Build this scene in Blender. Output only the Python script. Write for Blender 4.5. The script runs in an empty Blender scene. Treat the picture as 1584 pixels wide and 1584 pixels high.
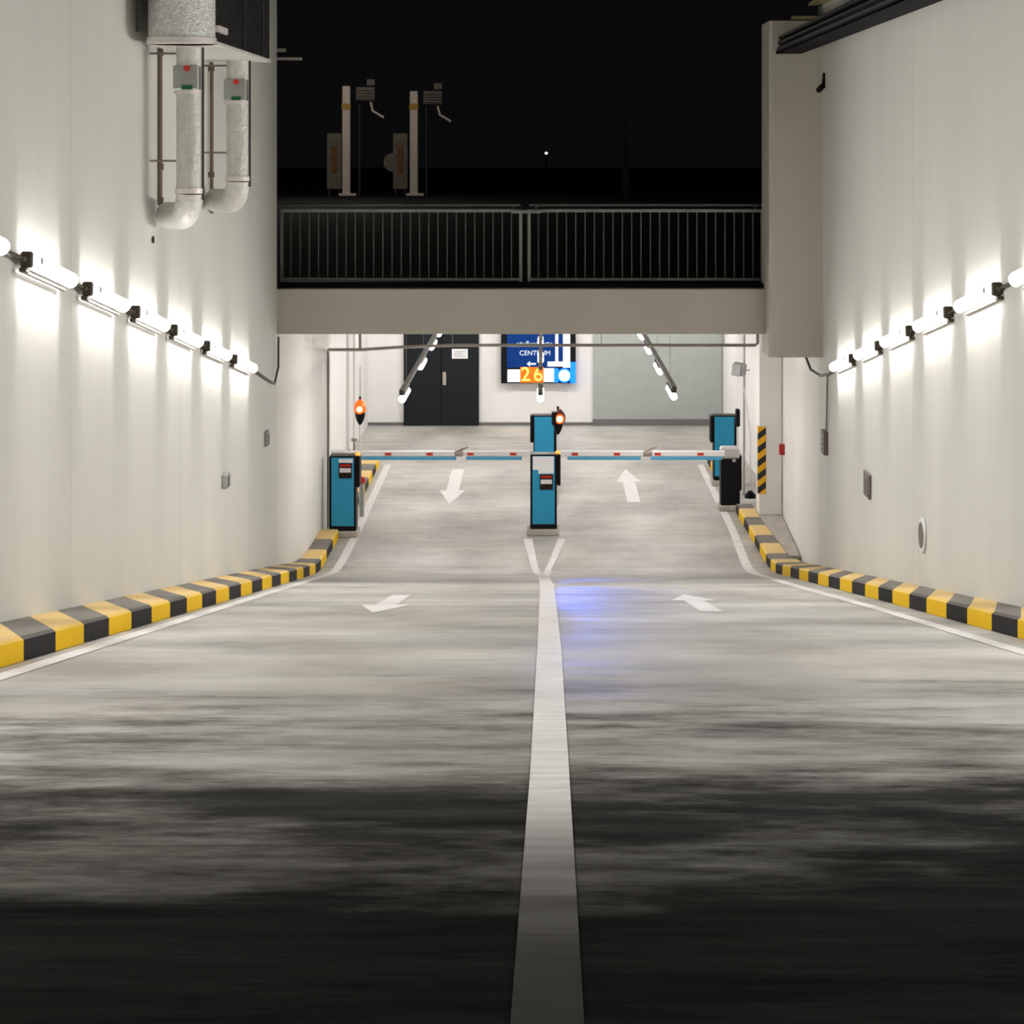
import bpy, math, random
from mathutils import Vector, Matrix
random.seed(7)
C = bpy.context.scene.collection
F, CX, HY, E = 3300.0, 838.0, 235.0, 6.19      # focal length in pixels, level vanishing point, eye height above the garage floor
def at(x, y, Y):                               # point of the place seen at photo pixel (x, y) at distance Y
    return Vector(((x-CX)*Y/F, Y, E-(y-HY)*Y/F))
D0, D1 = 30.6, 32.26                           # ramp ends, floor is level beyond
def zr(Y):
    if Y >= D1: return 0.0
    if Y <= D0: return E-0.952-0.16666*Y
    t = (D1-Y)/(D1-D0)
    return (E-0.952-0.16666*D0)*t*t
# ------------------------------------------------------------------ materials
def mat(name, col, rough=0.6, metal=0.0, noise=0.0, nscale=(6, 6, 6), bump=0.0, bscale=20, emit=None, estr=0.0, spec=0.5, alpha=1.0):
    m = bpy.data.materials.new(name); m.use_nodes = True
    nt = m.node_tree; b = nt.nodes['Principled BSDF']
    b.inputs['Base Color'].default_value = (*col, 1); b.inputs['Roughness'].default_value = rough
    b.inputs['Metallic'].default_value = metal; b.inputs['Specular IOR Level'].default_value = spec
    if emit:
        b.inputs['Emission Color'].default_value = (*emit, 1); b.inputs['Emission Strength'].default_value = estr
    tc = nt.nodes.new('ShaderNodeTexCoord')
    if noise > 0:
        mp = nt.nodes.new('ShaderNodeMapping'); mp.inputs['Scale'].default_value = nscale
        nz = nt.nodes.new('ShaderNodeTexNoise'); nz.inputs['Scale'].default_value = 1; nz.inputs['Detail'].default_value = 5
        cr = nt.nodes.new('ShaderNodeMapRange'); cr.inputs['From Min'].default_value = .3; cr.inputs['From Max'].default_value = .7
        cr.inputs['To Min'].default_value = 1-noise; cr.inputs['To Max'].default_value = 1+noise*.6
        mx = nt.nodes.new('ShaderNodeVectorMath'); mx.operation = 'SCALE'; mx.inputs[0].default_value = col
        nt.links.new(tc.outputs['Object'], mp.inputs['Vector']); nt.links.new(mp.outputs[0], nz.inputs['Vector'])
        nt.links.new(nz.outputs[0], cr.inputs['Value']); nt.links.new(cr.outputs[0], mx.inputs['Scale'])
        nt.links.new(mx.outputs[0], b.inputs['Base Color'])
    if bump > 0:
        bz = nt.nodes.new('ShaderNodeTexNoise'); bz.inputs['Scale'].default_value = bscale; bz.inputs['Detail'].default_value = 4
        bp = nt.nodes.new('ShaderNodeBump'); bp.inputs['Strength'].default_value = bump; bp.inputs['Distance'].default_value = .02
        nt.links.new(tc.outputs['Object'], bz.inputs['Vector']); nt.links.new(bz.outputs[0], bp.inputs['Height'])
        nt.links.new(bp.outputs[0], b.inputs['Normal'])
    return m

def nd(nt, t, **kw):
    n = nt.nodes.new(t)
    for k, v in kw.items():
        if k in n.bl_rna.properties: setattr(n, k, v)
        else: n.inputs[k].default_value = v
    return n
def math_n(nt, op, a, b=None, c=None):
    n = nt.nodes.new('ShaderNodeMath'); n.operation = op
    for i, v in enumerate((a, b, c)):
        if v is None: continue
        if hasattr(v, 'default_value') or isinstance(v, bpy.types.NodeSocket): nt.links.new(v, n.inputs[i])
        else: n.inputs[i].default_value = v
    return n.outputs[0]
def noise_n(nt, vec, scale, detail=5, rough=.55, lo=.3, hi=.7, tmin=0., tmax=1.):
    mp = nd(nt, 'ShaderNodeMapping'); mp.inputs['Scale'].default_value = scale; nt.links.new(vec, mp.inputs['Vector'])
    nz = nd(nt, 'ShaderNodeTexNoise'); nz.inputs['Scale'].default_value = 1; nz.inputs['Detail'].default_value = detail; nz.inputs['Roughness'].default_value = rough
    nt.links.new(mp.outputs[0], nz.inputs['Vector'])
    mr = nd(nt, 'ShaderNodeMapRange'); mr.inputs['From Min'].default_value = lo; mr.inputs['From Max'].default_value = hi
    mr.inputs['To Min'].default_value = tmin; mr.inputs['To Max'].default_value = tmax
    nt.links.new(nz.outputs[0], mr.inputs['Value']); return mr.outputs[0]

def floor_material():
    m = bpy.data.materials.new('brushed_concrete_paving'); m.use_nodes = True
    nt = m.node_tree; b = nt.nodes['Principled BSDF']; tc = nd(nt, 'ShaderNodeTexCoord'); V = tc.outputs['Object']
    sx = nd(nt, 'ShaderNodeSeparateXYZ'); nt.links.new(V, sx.inputs[0]); Y = sx.outputs['Y']
    cloud = noise_n(nt, V, (.55, .33, 1), 7, .65, .34, .66, .60, 1.12)
    streak = noise_n(nt, V, (.5, 3.2, 1), 6, .65, .3, .7, .86, 1.10)
    fine = noise_n(nt, V, (3, 45, 1), 3, .6, .3, .7, .93, 1.05)
    v = math_n(nt, 'MULTIPLY', math_n(nt, 'MULTIPLY', cloud, streak), fine)
    # darker band where the ramp flattens, and dirt in the joints between the slabs
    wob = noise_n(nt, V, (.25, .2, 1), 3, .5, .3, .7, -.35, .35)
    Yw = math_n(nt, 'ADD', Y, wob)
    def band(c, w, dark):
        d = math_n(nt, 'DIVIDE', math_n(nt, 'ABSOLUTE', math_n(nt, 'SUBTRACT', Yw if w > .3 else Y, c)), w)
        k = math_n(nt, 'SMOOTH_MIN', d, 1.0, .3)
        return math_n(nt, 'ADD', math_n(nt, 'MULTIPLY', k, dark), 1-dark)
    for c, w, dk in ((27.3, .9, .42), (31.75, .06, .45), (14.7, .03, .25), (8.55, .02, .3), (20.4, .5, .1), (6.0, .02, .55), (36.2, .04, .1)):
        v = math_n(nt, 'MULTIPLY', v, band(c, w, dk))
    worn = noise_n(nt, V, (.35, .5, 1), 5, .6, .42, .62, 0, 1)
    mix = nd(nt, 'ShaderNodeMix', data_type='RGBA'); mix.inputs[6].default_value = (.44, .415, .37, 1); mix.inputs[7].default_value = (.49, .48, .445, 1)
    nt.links.new(worn, mix.inputs[0])
    sc = nd(nt, 'ShaderNodeVectorMath', operation='SCALE'); nt.links.new(mix.outputs[2], sc.inputs[0]); nt.links.new(v, sc.inputs['Scale'])
    # the top of the ramp turns to a darker surface colour with a ragged, mottled edge
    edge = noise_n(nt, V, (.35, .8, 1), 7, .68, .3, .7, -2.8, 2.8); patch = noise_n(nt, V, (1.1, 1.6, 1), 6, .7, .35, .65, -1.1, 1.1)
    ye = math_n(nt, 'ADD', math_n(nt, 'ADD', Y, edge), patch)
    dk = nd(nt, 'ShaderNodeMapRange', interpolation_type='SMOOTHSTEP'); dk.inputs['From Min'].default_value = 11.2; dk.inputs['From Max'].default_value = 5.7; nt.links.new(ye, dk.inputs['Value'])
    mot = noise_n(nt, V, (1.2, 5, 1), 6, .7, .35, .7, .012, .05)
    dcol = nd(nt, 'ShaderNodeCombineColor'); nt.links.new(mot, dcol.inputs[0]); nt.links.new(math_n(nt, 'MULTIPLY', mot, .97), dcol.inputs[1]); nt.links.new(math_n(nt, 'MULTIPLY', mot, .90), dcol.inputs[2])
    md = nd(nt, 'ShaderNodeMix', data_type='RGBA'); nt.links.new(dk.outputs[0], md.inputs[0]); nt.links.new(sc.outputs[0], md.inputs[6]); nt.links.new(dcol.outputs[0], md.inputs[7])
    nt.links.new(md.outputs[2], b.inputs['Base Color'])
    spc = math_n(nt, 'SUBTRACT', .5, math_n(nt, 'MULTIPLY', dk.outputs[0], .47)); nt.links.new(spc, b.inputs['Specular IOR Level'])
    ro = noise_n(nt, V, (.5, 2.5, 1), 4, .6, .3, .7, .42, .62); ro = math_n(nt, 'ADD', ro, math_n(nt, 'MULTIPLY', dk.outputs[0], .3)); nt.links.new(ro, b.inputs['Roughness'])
    w1 = noise_n(nt, V, (.35, 1.5, 1), 5, .6, 0, 1, 0, 1); w2 = noise_n(nt, V, (4, 60, 1), 2, .5, 0, 1, 0, .035)
    h = math_n(nt, 'ADD', w1, w2)
    bp = nd(nt, 'ShaderNodeBump'); bp.inputs['Strength'].default_value = .5; bp.inputs['Distance'].default_value = .05
    nt.links.new(h, bp.inputs['Height']); nt.links.new(bp.outputs[0], b.inputs['Normal'])
    return m

def line_material():
    m = mat('white_road_paint', (.70, .68, .66), .6, noise=.16, nscale=(3, 12, 3)); nt = m.node_tree; b = nt.nodes['Principled BSDF']
    src = b.inputs['Base Color'].links[0].from_socket; tc = nd(nt, 'ShaderNodeTexCoord'); V = tc.outputs['Object']; sp = nd(nt, 'ShaderNodeSeparateXYZ'); nt.links.new(V, sp.inputs[0])
    ye = math_n(nt, 'ADD', sp.outputs['Y'], noise_n(nt, V, (.5, 2.2, 1), 5, .65, .3, .7, -.7, .7))   # light fading towards the near end, painted into the line colour
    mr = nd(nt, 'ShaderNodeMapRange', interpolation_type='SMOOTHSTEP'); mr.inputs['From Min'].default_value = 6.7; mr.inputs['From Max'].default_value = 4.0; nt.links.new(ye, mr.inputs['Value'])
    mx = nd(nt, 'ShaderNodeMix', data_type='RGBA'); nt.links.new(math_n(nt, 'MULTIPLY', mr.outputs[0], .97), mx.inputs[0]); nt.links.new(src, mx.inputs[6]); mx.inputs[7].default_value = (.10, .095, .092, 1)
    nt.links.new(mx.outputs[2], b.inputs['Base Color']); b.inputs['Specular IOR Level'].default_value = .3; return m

def wall_material(name, col, joint=True):
    m = bpy.data.materials.new(name); m.use_nodes = True
    nt = m.node_tree; b = nt.nodes['Principled BSDF']; tc = nd(nt, 'ShaderNodeTexCoord'); V = tc.outputs['Object']
    a = noise_n(nt, V, (1.5, 1.5, .25), 5, .6, .3, .7, .955, 1.02); c = noise_n(nt, V, (.3, .3, .3), 3, .5, .3, .7, .95, 1.02)
    v = math_n(nt, 'MULTIPLY', a, c)
    if joint:
        sx = nd(nt, 'ShaderNodeSeparateXYZ'); nt.links.new(V, sx.inputs[0])
        f = math_n(nt, 'ABSOLUTE', math_n(nt, 'SUBTRACT', math_n(nt, 'FRACT', math_n(nt, 'DIVIDE', math_n(nt, 'ADD', sx.outputs['Y'], .75), 5.1)), .5))
        line = math_n(nt, 'LESS_THAN', f, .003)
        v = math_n(nt, 'MULTIPLY', v, math_n(nt, 'SUBTRACT', 1.0, math_n(nt, 'MULTIPLY', line, .12)))
    sc = nd(nt, 'ShaderNodeVectorMath', operation='SCALE'); sc.inputs[0].default_value = col; nt.links.new(v, sc.inputs['Scale'])
    nt.links.new(sc.outputs[0], b.inputs['Base Color']); b.inputs['Roughness'].default_value = .75
    bz = noise_n(nt, V, (25, 25, 25), 4, .6, 0, 1, 0, 1); bp = nd(nt, 'ShaderNodeBump'); bp.inputs['Strength'].default_value = .12; bp.inputs['Distance'].default_value = .01
    nt.links.new(bz, bp.inputs['Height']); nt.links.new(bp.outputs[0], b.inputs['Normal'])
    return m

def kerb_paint(name, col, dust):
    """painted kerb: the paint is clean on the face and scuffed and dusty on the tread"""
    m = bpy.data.materials.new(name); m.use_nodes = True
    nt = m.node_tree; b = nt.nodes['Principled BSDF']; tc = nd(nt, 'ShaderNodeTexCoord'); V = tc.outputs['Object']
    g = nd(nt, 'ShaderNodeNewGeometry'); s = nd(nt, 'ShaderNodeSeparateXYZ'); nt.links.new(g.outputs['True Normal'], s.inputs[0])
    up = nd(nt, 'ShaderNodeMapRange'); up.inputs['From Min'].default_value = .5; up.inputs['From Max'].default_value = .95; nt.links.new(s.outputs['Z'], up.inputs['Value'])
    n = noise_n(nt, V, (5, 5, 5), 5, .65, .3, .7, .72, 1.0)
    f = math_n(nt, 'MULTIPLY', up.outputs[0], n)
    base = noise_n(nt, V, (9, 9, 9), 4, .6, .66, .9, 0, .16)
    f = math_n(nt, 'MAXIMUM', f, base)
    mx = nd(nt, 'ShaderNodeMix', data_type='RGBA'); mx.inputs[6].default_value = (*col, 1); mx.inputs[7].default_value = (*dust, 1)
    nt.links.new(f, mx.inputs[0]); nt.links.new(mx.outputs[2], b.inputs['Base Color']); b.inputs['Roughness'].default_value = .6; b.inputs['Specular IOR Level'].default_value = .12
    return m

M = dict(
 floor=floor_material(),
 wall=wall_material('painted_concrete_wall', (.665, .665, .62)),
 wall_in=wall_material('white_painted_wall', (.80, .79, .77), False),
 wall_mid=wall_material('pale_painted_wall', (.735, .73, .69)),
 beam=wall_material('raw_concrete_beam', (.56, .53, .47), False),
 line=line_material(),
 yel=kerb_paint('yellow_kerb_paint', (.80, .50, .004), (.70, .51, .25)),
 blk=kerb_paint('black_kerb_paint', (.012, .012, .014), (.23, .21, .19)),
 kc=mat('kerb_concrete', (.42, .39, .34), .8, noise=.2),
 hz_y=mat('yellow_hazard_stripe', (.80, .42, .0), .4), hz_k=mat('black_hazard_stripe', (.01, .01, .012), .4),
 lamp=mat('lit_lamp_diffuser', (.9, .9, .9), .4, emit=(1, .93, .92), estr=4.0),
 lamp_in=mat('lit_garage_tube', (.9, .9, .9), .4, emit=(1, .95, .93), estr=34.0),
 cap=mat('brown_grey_plastic', (.10, .085, .065), .5), white_p=mat('white_plastic', (.75, .75, .75), .4),
 clip=mat('lamp_clip_grey', (.25, .27, .28), .4),
 conduit=mat('grey_conduit', (.25, .23, .20), .5), conduit_d=mat('dark_conduit', (.07, .065, .055), .5),
 pipe_w=mat('white_painted_pipe', (.72, .70, .67), .4), pipe_b=mat('brown_painted_pipe', (.17, .12, .085), .5),
 foil=mat('silver_foil_insulation', (.88, .88, .86), .42, .35, noise=.25, nscale=(30, 30, 30), bump=1.0, bscale=55),
 foil_w=mat('pale_duct_insulation', (.68, .68, .64), .5, .15, noise=.12, nscale=(12, 12, 12), bump=.8, bscale=22),
 band=mat('pale_duct_tape', (.80, .74, .72), .4, .2),
 blackduct=mat('black_duct_cladding', (.028, .028, .027), .45, .2, noise=.5, nscale=(5, 5, 5), bump=.5, bscale=14),
 galv=mat('galvanised_steel', (.42, .44, .42), .45, .6, noise=.12), galv_d=mat('dull_galvanised_steel', (.115, .13, .13), .5, .3, noise=.15),
 rail_b=mat('pale_galvanised_rail', (.28, .29, .27), .5, .3, noise=.12),
 black=mat('black_powder_coat', (.008, .008, .009), .45), blackm=mat('matt_black_metal', (.010, .0105, .012), .6),
 blue=mat('blue_enamel_panel', (.012, .27, .47), .4), boomw=mat('white_boom_paint', (.85, .84, .83), .4), boomb=mat('blue_rubber_edge', (.09, .40, .66), .5),
 red=mat('red_reflector', (.62, .03, .015), .35), redbox=mat('red_call_point_plastic', (.38, .015, .008), .4),
 silver=mat('silver_hub_metal', (.55, .55, .54), .35, .4), hinge=mat('tan_hinge_metal', (.36, .31, .26), .5, .3),
 disp=mat('lit_display_text', (.3, .02, .01), .4, emit=(.35, .02, .01), estr=.35), dispw=mat('pale_display_label', (.70, .66, .67), .4),
 dispk=mat('dark_ticket_slot', (.02, .012, .008), .4),
 amber=mat('lit_amber_lens', (.5, .08, .01), .3, emit=(1, .115, .004), estr=1.0), amber_hot=mat('amber_lamp_bulb', (1, .8, .4), .3, emit=(1, .62, .2), estr=6),
 amber_s=mat('small_amber_lamp', (1, .4, .05), .3, emit=(1, .30, .03), estr=1.3), darkred=mat('dark_red_lens_housing', (.10, .012, .008), .35),
 sblue=mat('blue_sign_face', (.002, .018, .085), .5, emit=(.0, .05, .30), estr=.42), swhite=mat('lit_white_sign_face', (.8, .8, .85), .4, emit=(.93, .95, 1), estr=1.05),
 slet=mat('pale_sign_lettering', (.6, .66, .75), .4, emit=(.62, .7, .85), estr=.55), sdim=mat('dim_sign_lettering', (.3, .36, .45), .4, emit=(.3, .38, .48), estr=.4),
 sorange=mat('lit_orange_digit', (1, .4, 0), .4, emit=(1, .62, .12), estr=2.2), sback=mat('orange_glow_matrix', (.5, .12, 0), .4, emit=(1, .11, 0), estr=.9),
 slamp=mat('lit_blue_lamp', (0, .1, 1), .4, emit=(.0, .12, 1), estr=2.5), slampw=mat('lit_pale_blue_lens', (.8, .9, 1), .4, emit=(.80, .9, 1), estr=3),
 door=mat('dark_steel_door', (.014, .016, .019), .4), shutter=mat('grey_door_panel', (.345, .37, .355), .5, noise=.05),
 base=mat('grey_base_strip', (.13, .13, .13), .5), handle=mat('steel_handle', (.5, .45, .38), .35, .6), paper=mat('white_notice', (.75, .75, .76), .5), ink=mat('grey_print', (.3, .3, .32), .6),
 grey=mat('grey_box_plastic', (.30, .31, .32), .5), brown=mat('brown_socket_plastic', (.13, .10, .085), .5), grille=mat('grille_metal', (.09, .085, .08), .5),
 asphalt=mat('dark_asphalt', (.014, .014, .015), .9, noise=.3), dkgrey=mat('dark_grey_metal', (.05, .05, .052), .6),
 coln=mat('pale_post_paint', (.62, .58, .53), .6, noise=.15), ylw=mat('ochre_band', (.38, .22, .02), .6), dull=mat('dull_board', (.15, .135, .115), .7, noise=.3), ochre=mat('dull_ochre_plate', (.16, .07, .01), .7, noise=.3),
 star=mat('distant_lamp', (1, 1, 1), .4, emit=(1, .82, .6), estr=3.5), wood=mat('yellowish_batten', (.32, .28, .14), .7), stain=mat('wall_mark', (.03, .03, .025), .8), glassg=mat('greenish_lens', (.3, .45, .3), .1, emit=(.5, .8, .5), estr=.25),
)
for k_ in ('black', 'blackm', 'door', 'blackduct', 'dkgrey', 'disp', 'dispk', 'asphalt', 'sblue', 'cap'): M[k_].node_tree.nodes['Principled BSDF'].inputs['Specular IOR Level'].default_value = .12
M['blackm'].node_tree.nodes['Principled BSDF'].inputs['Specular IOR Level'].default_value = .02
# ------------------------------------------------------------------ mesh builder
class MB:
    def __init__(s): s.v = []; s.f = []; s.mi = []; s.mats = []; s.sm = []
    def _m(s, m):
        if m not in s.mats: s.mats.append(m)
        return s.mats.index(m)
    def add(s, vs, fs, m, smooth=False):
        o = len(s.v); s.v += [tuple(v) for v in vs]
        for f in fs: s.f.append(tuple(i+o for i in f)); s.mi.append(s._m(m)); s.sm.append(smooth)
        return s
    def box(s, x0, x1, y0, y1, z0, z1, m, bev=0.0, mtx=None):
        if x0 > x1: x0, x1 = x1, x0
        if y0 > y1: y0, y1 = y1, y0
        if z0 > z1: z0, z1 = z1, z0
        b = min(bev, (x1-x0)/2.01, (y1-y0)/2.01, (z1-z0)/2.01)
        if b <= 0:
            vs = [(x, y, z) for z in (z0, z1) for y in (y0, y1) for x in (x0, x1)]
            fs = [(0, 2, 3, 1), (4, 5, 7, 6), (0, 1, 5, 4), (2, 6, 7, 3), (0, 4, 6, 2), (1, 3, 7, 5)]
        else:                                   # chamfered along all edges
            vs = []; idx = {}
            for i, sx in enumerate((x0, x1)):
                for j, sy in enumerate((y0, y1)):
                    for k, sz in enumerate((z0, z1)):
                        ix, iy, iz = (b if i == 0 else -b), (b if j == 0 else -b), (b if k == 0 else -b)
                        idx[(i, j, k, 0)] = len(vs); vs.append((sx, sy+iy, sz+iz))
                        idx[(i, j, k, 1)] = len(vs); vs.append((sx+ix, sy, sz+iz))
                        idx[(i, j, k, 2)] = len(vs); vs.append((sx+ix, sy+iy, sz))
            I = lambda i, j, k, a: idx[(i, j, k, a)]
            fs = []
            for i in (0, 1): q = [I(i, 0, 0, 0), I(i, 1, 0, 0), I(i, 1, 1, 0), I(i, 0, 1, 0)]; fs.append(q if i else q[::-1])
            for j in (0, 1): q = [I(0, j, 0, 1), I(1, j, 0, 1), I(1, j, 1, 1), I(0, j, 1, 1)]; fs.append(q if not j else q[::-1])
            for k in (0, 1): q = [I(0, 0, k, 2), I(1, 0, k, 2), I(1, 1, k, 2), I(0, 1, k, 2)]; fs.append(q if k else q[::-1])
            for j in (0, 1):
                for k in (0, 1): q = [I(0, j, k, 1), I(1, j, k, 1), I(1, j, k, 2), I(0, j, k, 2)]; fs.append(q if (j ^ k) else q[::-1])
            for i in (0, 1):
                for k in (0, 1): q = [I(i, 0, k, 0), I(i, 1, k, 0), I(i, 1, k, 2), I(i, 0, k, 2)]; fs.append(q[::-1] if (i ^ k) == 0 and i else q)
            for i in (0, 1):
                for j in (0, 1): q = [I(i, j, 0, 0), I(i, j, 1, 0), I(i, j, 1, 1), I(i, j, 0, 1)]; fs.append(q)
            for i in (0, 1):
                for j in (0, 1):
                    for k in (0, 1): fs.append([I(i, j, k, 0), I(i, j, k, 1), I(i, j, k, 2)])
        if mtx: vs = [mtx @ Vector(v) for v in vs]
        return s.add(vs, fs, m)
    def tube(s, pts, r, m, n=12, caps=True, smooth=True):
        pts = [Vector(p) for p in pts]; rr = r if isinstance(r, (list, tuple)) else [r]*len(pts)
        rings = []; up = None
        for i, p in enumerate(pts):
            a = pts[max(i-1, 0)]; c = pts[min(i+1, len(pts)-1)]; d = (c-a).normalized()
            if up is None: up = Vector((0, 0, 1)) if abs(d.z) < .9 else Vector((0, 1, 0))
            u = (up-d*up.dot(d)).normalized(); w = d.cross(u); up = u
            rings.append([p+(u*math.cos(t)+w*math.sin(t))*rr[i] for t in [2*math.pi*k/n for k in range(n)]])
        vs = [v for R in rings for v in R]; fs = []
        for i in range(len(rings)-1):
            for k in range(n): fs.append((i*n+k, i*n+(k+1) % n, (i+1)*n+(k+1) % n, (i+1)*n+k))
        s.add(vs, fs, m, smooth)
        if caps: s.add(rings[0], [tuple(range(n))[::-1]], m); s.add(rings[-1], [tuple(range(n))], m)
        return s
    def prism(s, poly, z0, z1, m):
        n = len(poly); vs = [(x, y, z0) for x, y in poly]+[(x, y, z1) for x, y in poly]
        fs = [tuple(range(n))[::-1], tuple(range(n, 2*n))]+[(i, (i+1) % n, n+(i+1) % n, n+i) for i in range(n)]
        return s.add(vs, fs, m)
    def build(s, name, parent=None, loc=None, label=None):
        me = bpy.data.meshes.new(name); me.from_pydata(s.v, [], s.f)
        for m in s.mats: me.materials.append(m)
        me.polygons.foreach_set('material_index', s.mi); me.polygons.foreach_set('use_smooth', s.sm)
        me.update(); me.validate()
        import bmesh
        bm = bmesh.new(); bm.from_mesh(me); bmesh.ops.recalc_face_normals(bm, faces=bm.faces); bm.to_mesh(me); bm.free()
        o = bpy.data.objects.new(name, me); C.objects.link(o)
        if parent: o.parent = parent
        if loc is not None: o.location = loc
        if label: o['label'] = label
        return o
def thing(name, label, cat, loc=(0, 0, 0), rot=(0, 0, 0), group=None):
    o = bpy.data.objects.new(name, None); C.objects.link(o); o.empty_display_size = .1
    o.location = loc; o.rotation_euler = rot; o['label'] = label; o['category'] = cat
    if group: o['group'] = group
    return o
def tag(o, label, cat, group=None):
    o['label'] = label; o['category'] = cat
    if group: o['group'] = group
    return o
def struct(o, label=None):
    o['kind'] = 'structure'
    if label: o['label'] = label
    return o
KIDS = {}
def dup(root, loc, rot=(0, 0, 0), label=None, group=None):
    if root.name not in KIDS: KIDS[root.name] = {}
    r = root.copy(); C.objects.link(r); r.location = loc; r.rotation_euler = rot
    if label: r['label'] = label
    if group: r['group'] = group
    def rec(src, dst):
        for ch in [o for o in bpy.data.objects if o.parent == src]:
            c = ch.copy(); C.objects.link(c); c.parent = dst; rec(ch, c)
    rec(root, r); return r
def text_mesh(body, size, m, name, parent, loc, rot, depth=.004, align='CENTER'):
    cu = bpy.data.curves.new(name, 'FONT'); cu.body = body; cu.size = size; cu.extrude = depth; cu.align_x = align; cu.align_y = 'CENTER'
    t = bpy.data.objects.new('tmp_text', cu); C.objects.link(t)
    dg = bpy.context.evaluated_depsgraph_get(); me = bpy.data.meshes.new_from_object(t.evaluated_get(dg))
    bpy.data.objects.remove(t); me.materials.clear(); me.materials.append(m)
    o = bpy.data.objects.new(name, me); C.objects.link(o); o.parent = parent; o.location = loc; o.rotation_euler = rot; return o
# ------------------------------------------------------------------ shell
WL = [(-3.82, -1.5), (-3.80, 10), (-3.74, 27.5), (-3.70, 29.8)]                  # inner face of the left wall, plan view
WLi = [(-3.70, 29.8), (-3.62, 30.8), (-3.56, 32), (-3.52, 35.6)]
WR = [(3.88, -1.5), (3.86, 29.8)]; WRi = [(3.86, 29.8), (3.87, 31.5), (4.02, 35.9)]
TOP = 9.4; CEIL = 4.0
def wall_poly(inner, outer): return inner+[(outer, inner[-1][1]), (outer, inner[0][1])]
m = MB(); m.prism(wall_poly(WL, -4.5), -.4, TOP, M['wall']); m.prism(wall_poly(WLi, -4.5), -.4, CEIL, M['wall_mid'])
m.prism([(-3.94, 35.6), (-3.94, 48.4), (-4.5, 48.4), (-4.5, 35.6)], -.4, CEIL, M['wall_in'])
struct(m.build('wall_left'))
m = MB(); m.prism(wall_poly(WR, 4.6), -.4, TOP, M['wall']); m.prism(wall_poly(WRi, 4.6), -.4, CEIL, M['wall_mid'])
m.prism([(4.10, 35.9), (4.10, 48.4), (4.6, 48.4), (4.6, 35.9)], -.4, CEIL, M['wall_in'])
struct(m.build('wall_right'))
struct(MB().box(-4.5, 4.6, 48.3, 48.6, -.4, CEIL, M['wall_in']).build('wall_back'))
# floor: ramp, transition curve, level slab
ys = [-4, 0, 4, 8, 12, 16, 20, 24, 28, D0]+[D0+(D1-D0)*k/8 for k in range(1, 9)]+[36, 40, 44, 48.5]
xs = [-4.2+8.5*k/6 for k in range(7)]
vs = [(x, y, zr(y)) for y in ys for x in xs]; n = len(xs)
fs = [(j*n+i, j*n+i+1, (j+1)*n+i+1, (j+1)*n+i) for j in range(len(ys)-1) for i in range(n-1)]
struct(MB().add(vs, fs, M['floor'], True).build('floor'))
struct(MB().box(-4.5, 4.6, 30.3, 48.6, CEIL, CEIL+.2, M['wall_in']).build('ceiling'))
# the bridge beam, its dark slab edge, the hanging concrete shaft and the column
bt, bb = at(0, 447, 29.8).z, at(0, 517, 29.8).z
struct(MB().box(-3.72, 3.13, 29.8, 30.3, bb, bt, M['beam'], .012).build('beam'), 'grey concrete beam spanning the top of the garage entrance')
struct(MB().box(-3.70, 3.13, 30.05, 30.9, bt, bt+.055, M['blackm']).build('deck_edge'), 'black flashing along the top of the concrete beam')
o = MB(); s0 = at(1190, 553, 29.3)
o.prism([(3.125, 29.34), (3.165, 29.3), (3.865, 29.3), (3.865, 30.3), (3.125, 30.3)], s0.z, at(0, 32, 29.3).z, M['beam'])
struct(o.build('concrete_shaft'), 'tall concrete shaft hanging at the right end of the beam')
struct(MB().box(3.62, 4.0, 35.5, 36.0, .15, CEIL, M['wall_in'], .01).build('column'), 'square white column carrying the striped corner guard')
struct(MB().prism([(3.71, 31.9), (3.615, 35.0), (3.615, 35.49), (4.03, 35.9), (3.99, 35.49), (3.865, 31.9)], .0, .15, M['kc']).build('sidewalk'), 'narrow raised concrete footway beside the right kerb')
struct(MB().box(-60, 60, 30.9, 260, CEIL+.2, CEIL+.23, M['asphalt']).build('ground'), 'dark street level beyond the bridge')
m = MB().box(-3.93, -3.12, 48.27, 48.3, 0, .07, M['base']).box(-1.42, 1.15, 48.27, 48.3, 0, .07, M['base']).box(1.15, 4.08, 48.22, 48.3, 0, .15, M['base'])
struct(m.build('baseboard_back'))
# ------------------------------------------------------------------ doors on the back wall
dr = MB().box(-3.12, -1.42, 48.2, 48.3, 0, 2.35, M['door'], .01).build('door_1'); struct(dr, 'dark double steel door in the back wall')
MB().box(-2.285, -2.265, 48.19, 48.2, 0, 2.33, M['blackm']).build('door_seam', dr)
h = MB().box(-2.24, -2.16, 48.17, 48.2, .92, 1.22, M['handle'], .008).box(-2.22, -2.18, 48.12, 48.17, 1.06, 1.10, M['handle']).build('door_handle', dr)
struct(MB().box(1.16, 4.07, 48.23, 48.3, .15, 2.6, M['shutter']).build('door_2'), 'wide plain grey sliding door panel in the back wall')
nt_ = thing('door_notice', 'white paper notice stuck high on the dark double door', 'notice', (-1.85, 48.195, 1.62))
MB().box(-.18, .18, -.008, 0, -.10, .12, M['paper']).build('sheet', nt_)
m = MB()
for k in range(3): m.box(-.12, .12-.05*(k % 2), -.011, -.008, .05-.05*k, .065-.05*k, M['ink'])
m.build('printed_lines', nt_)
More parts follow.
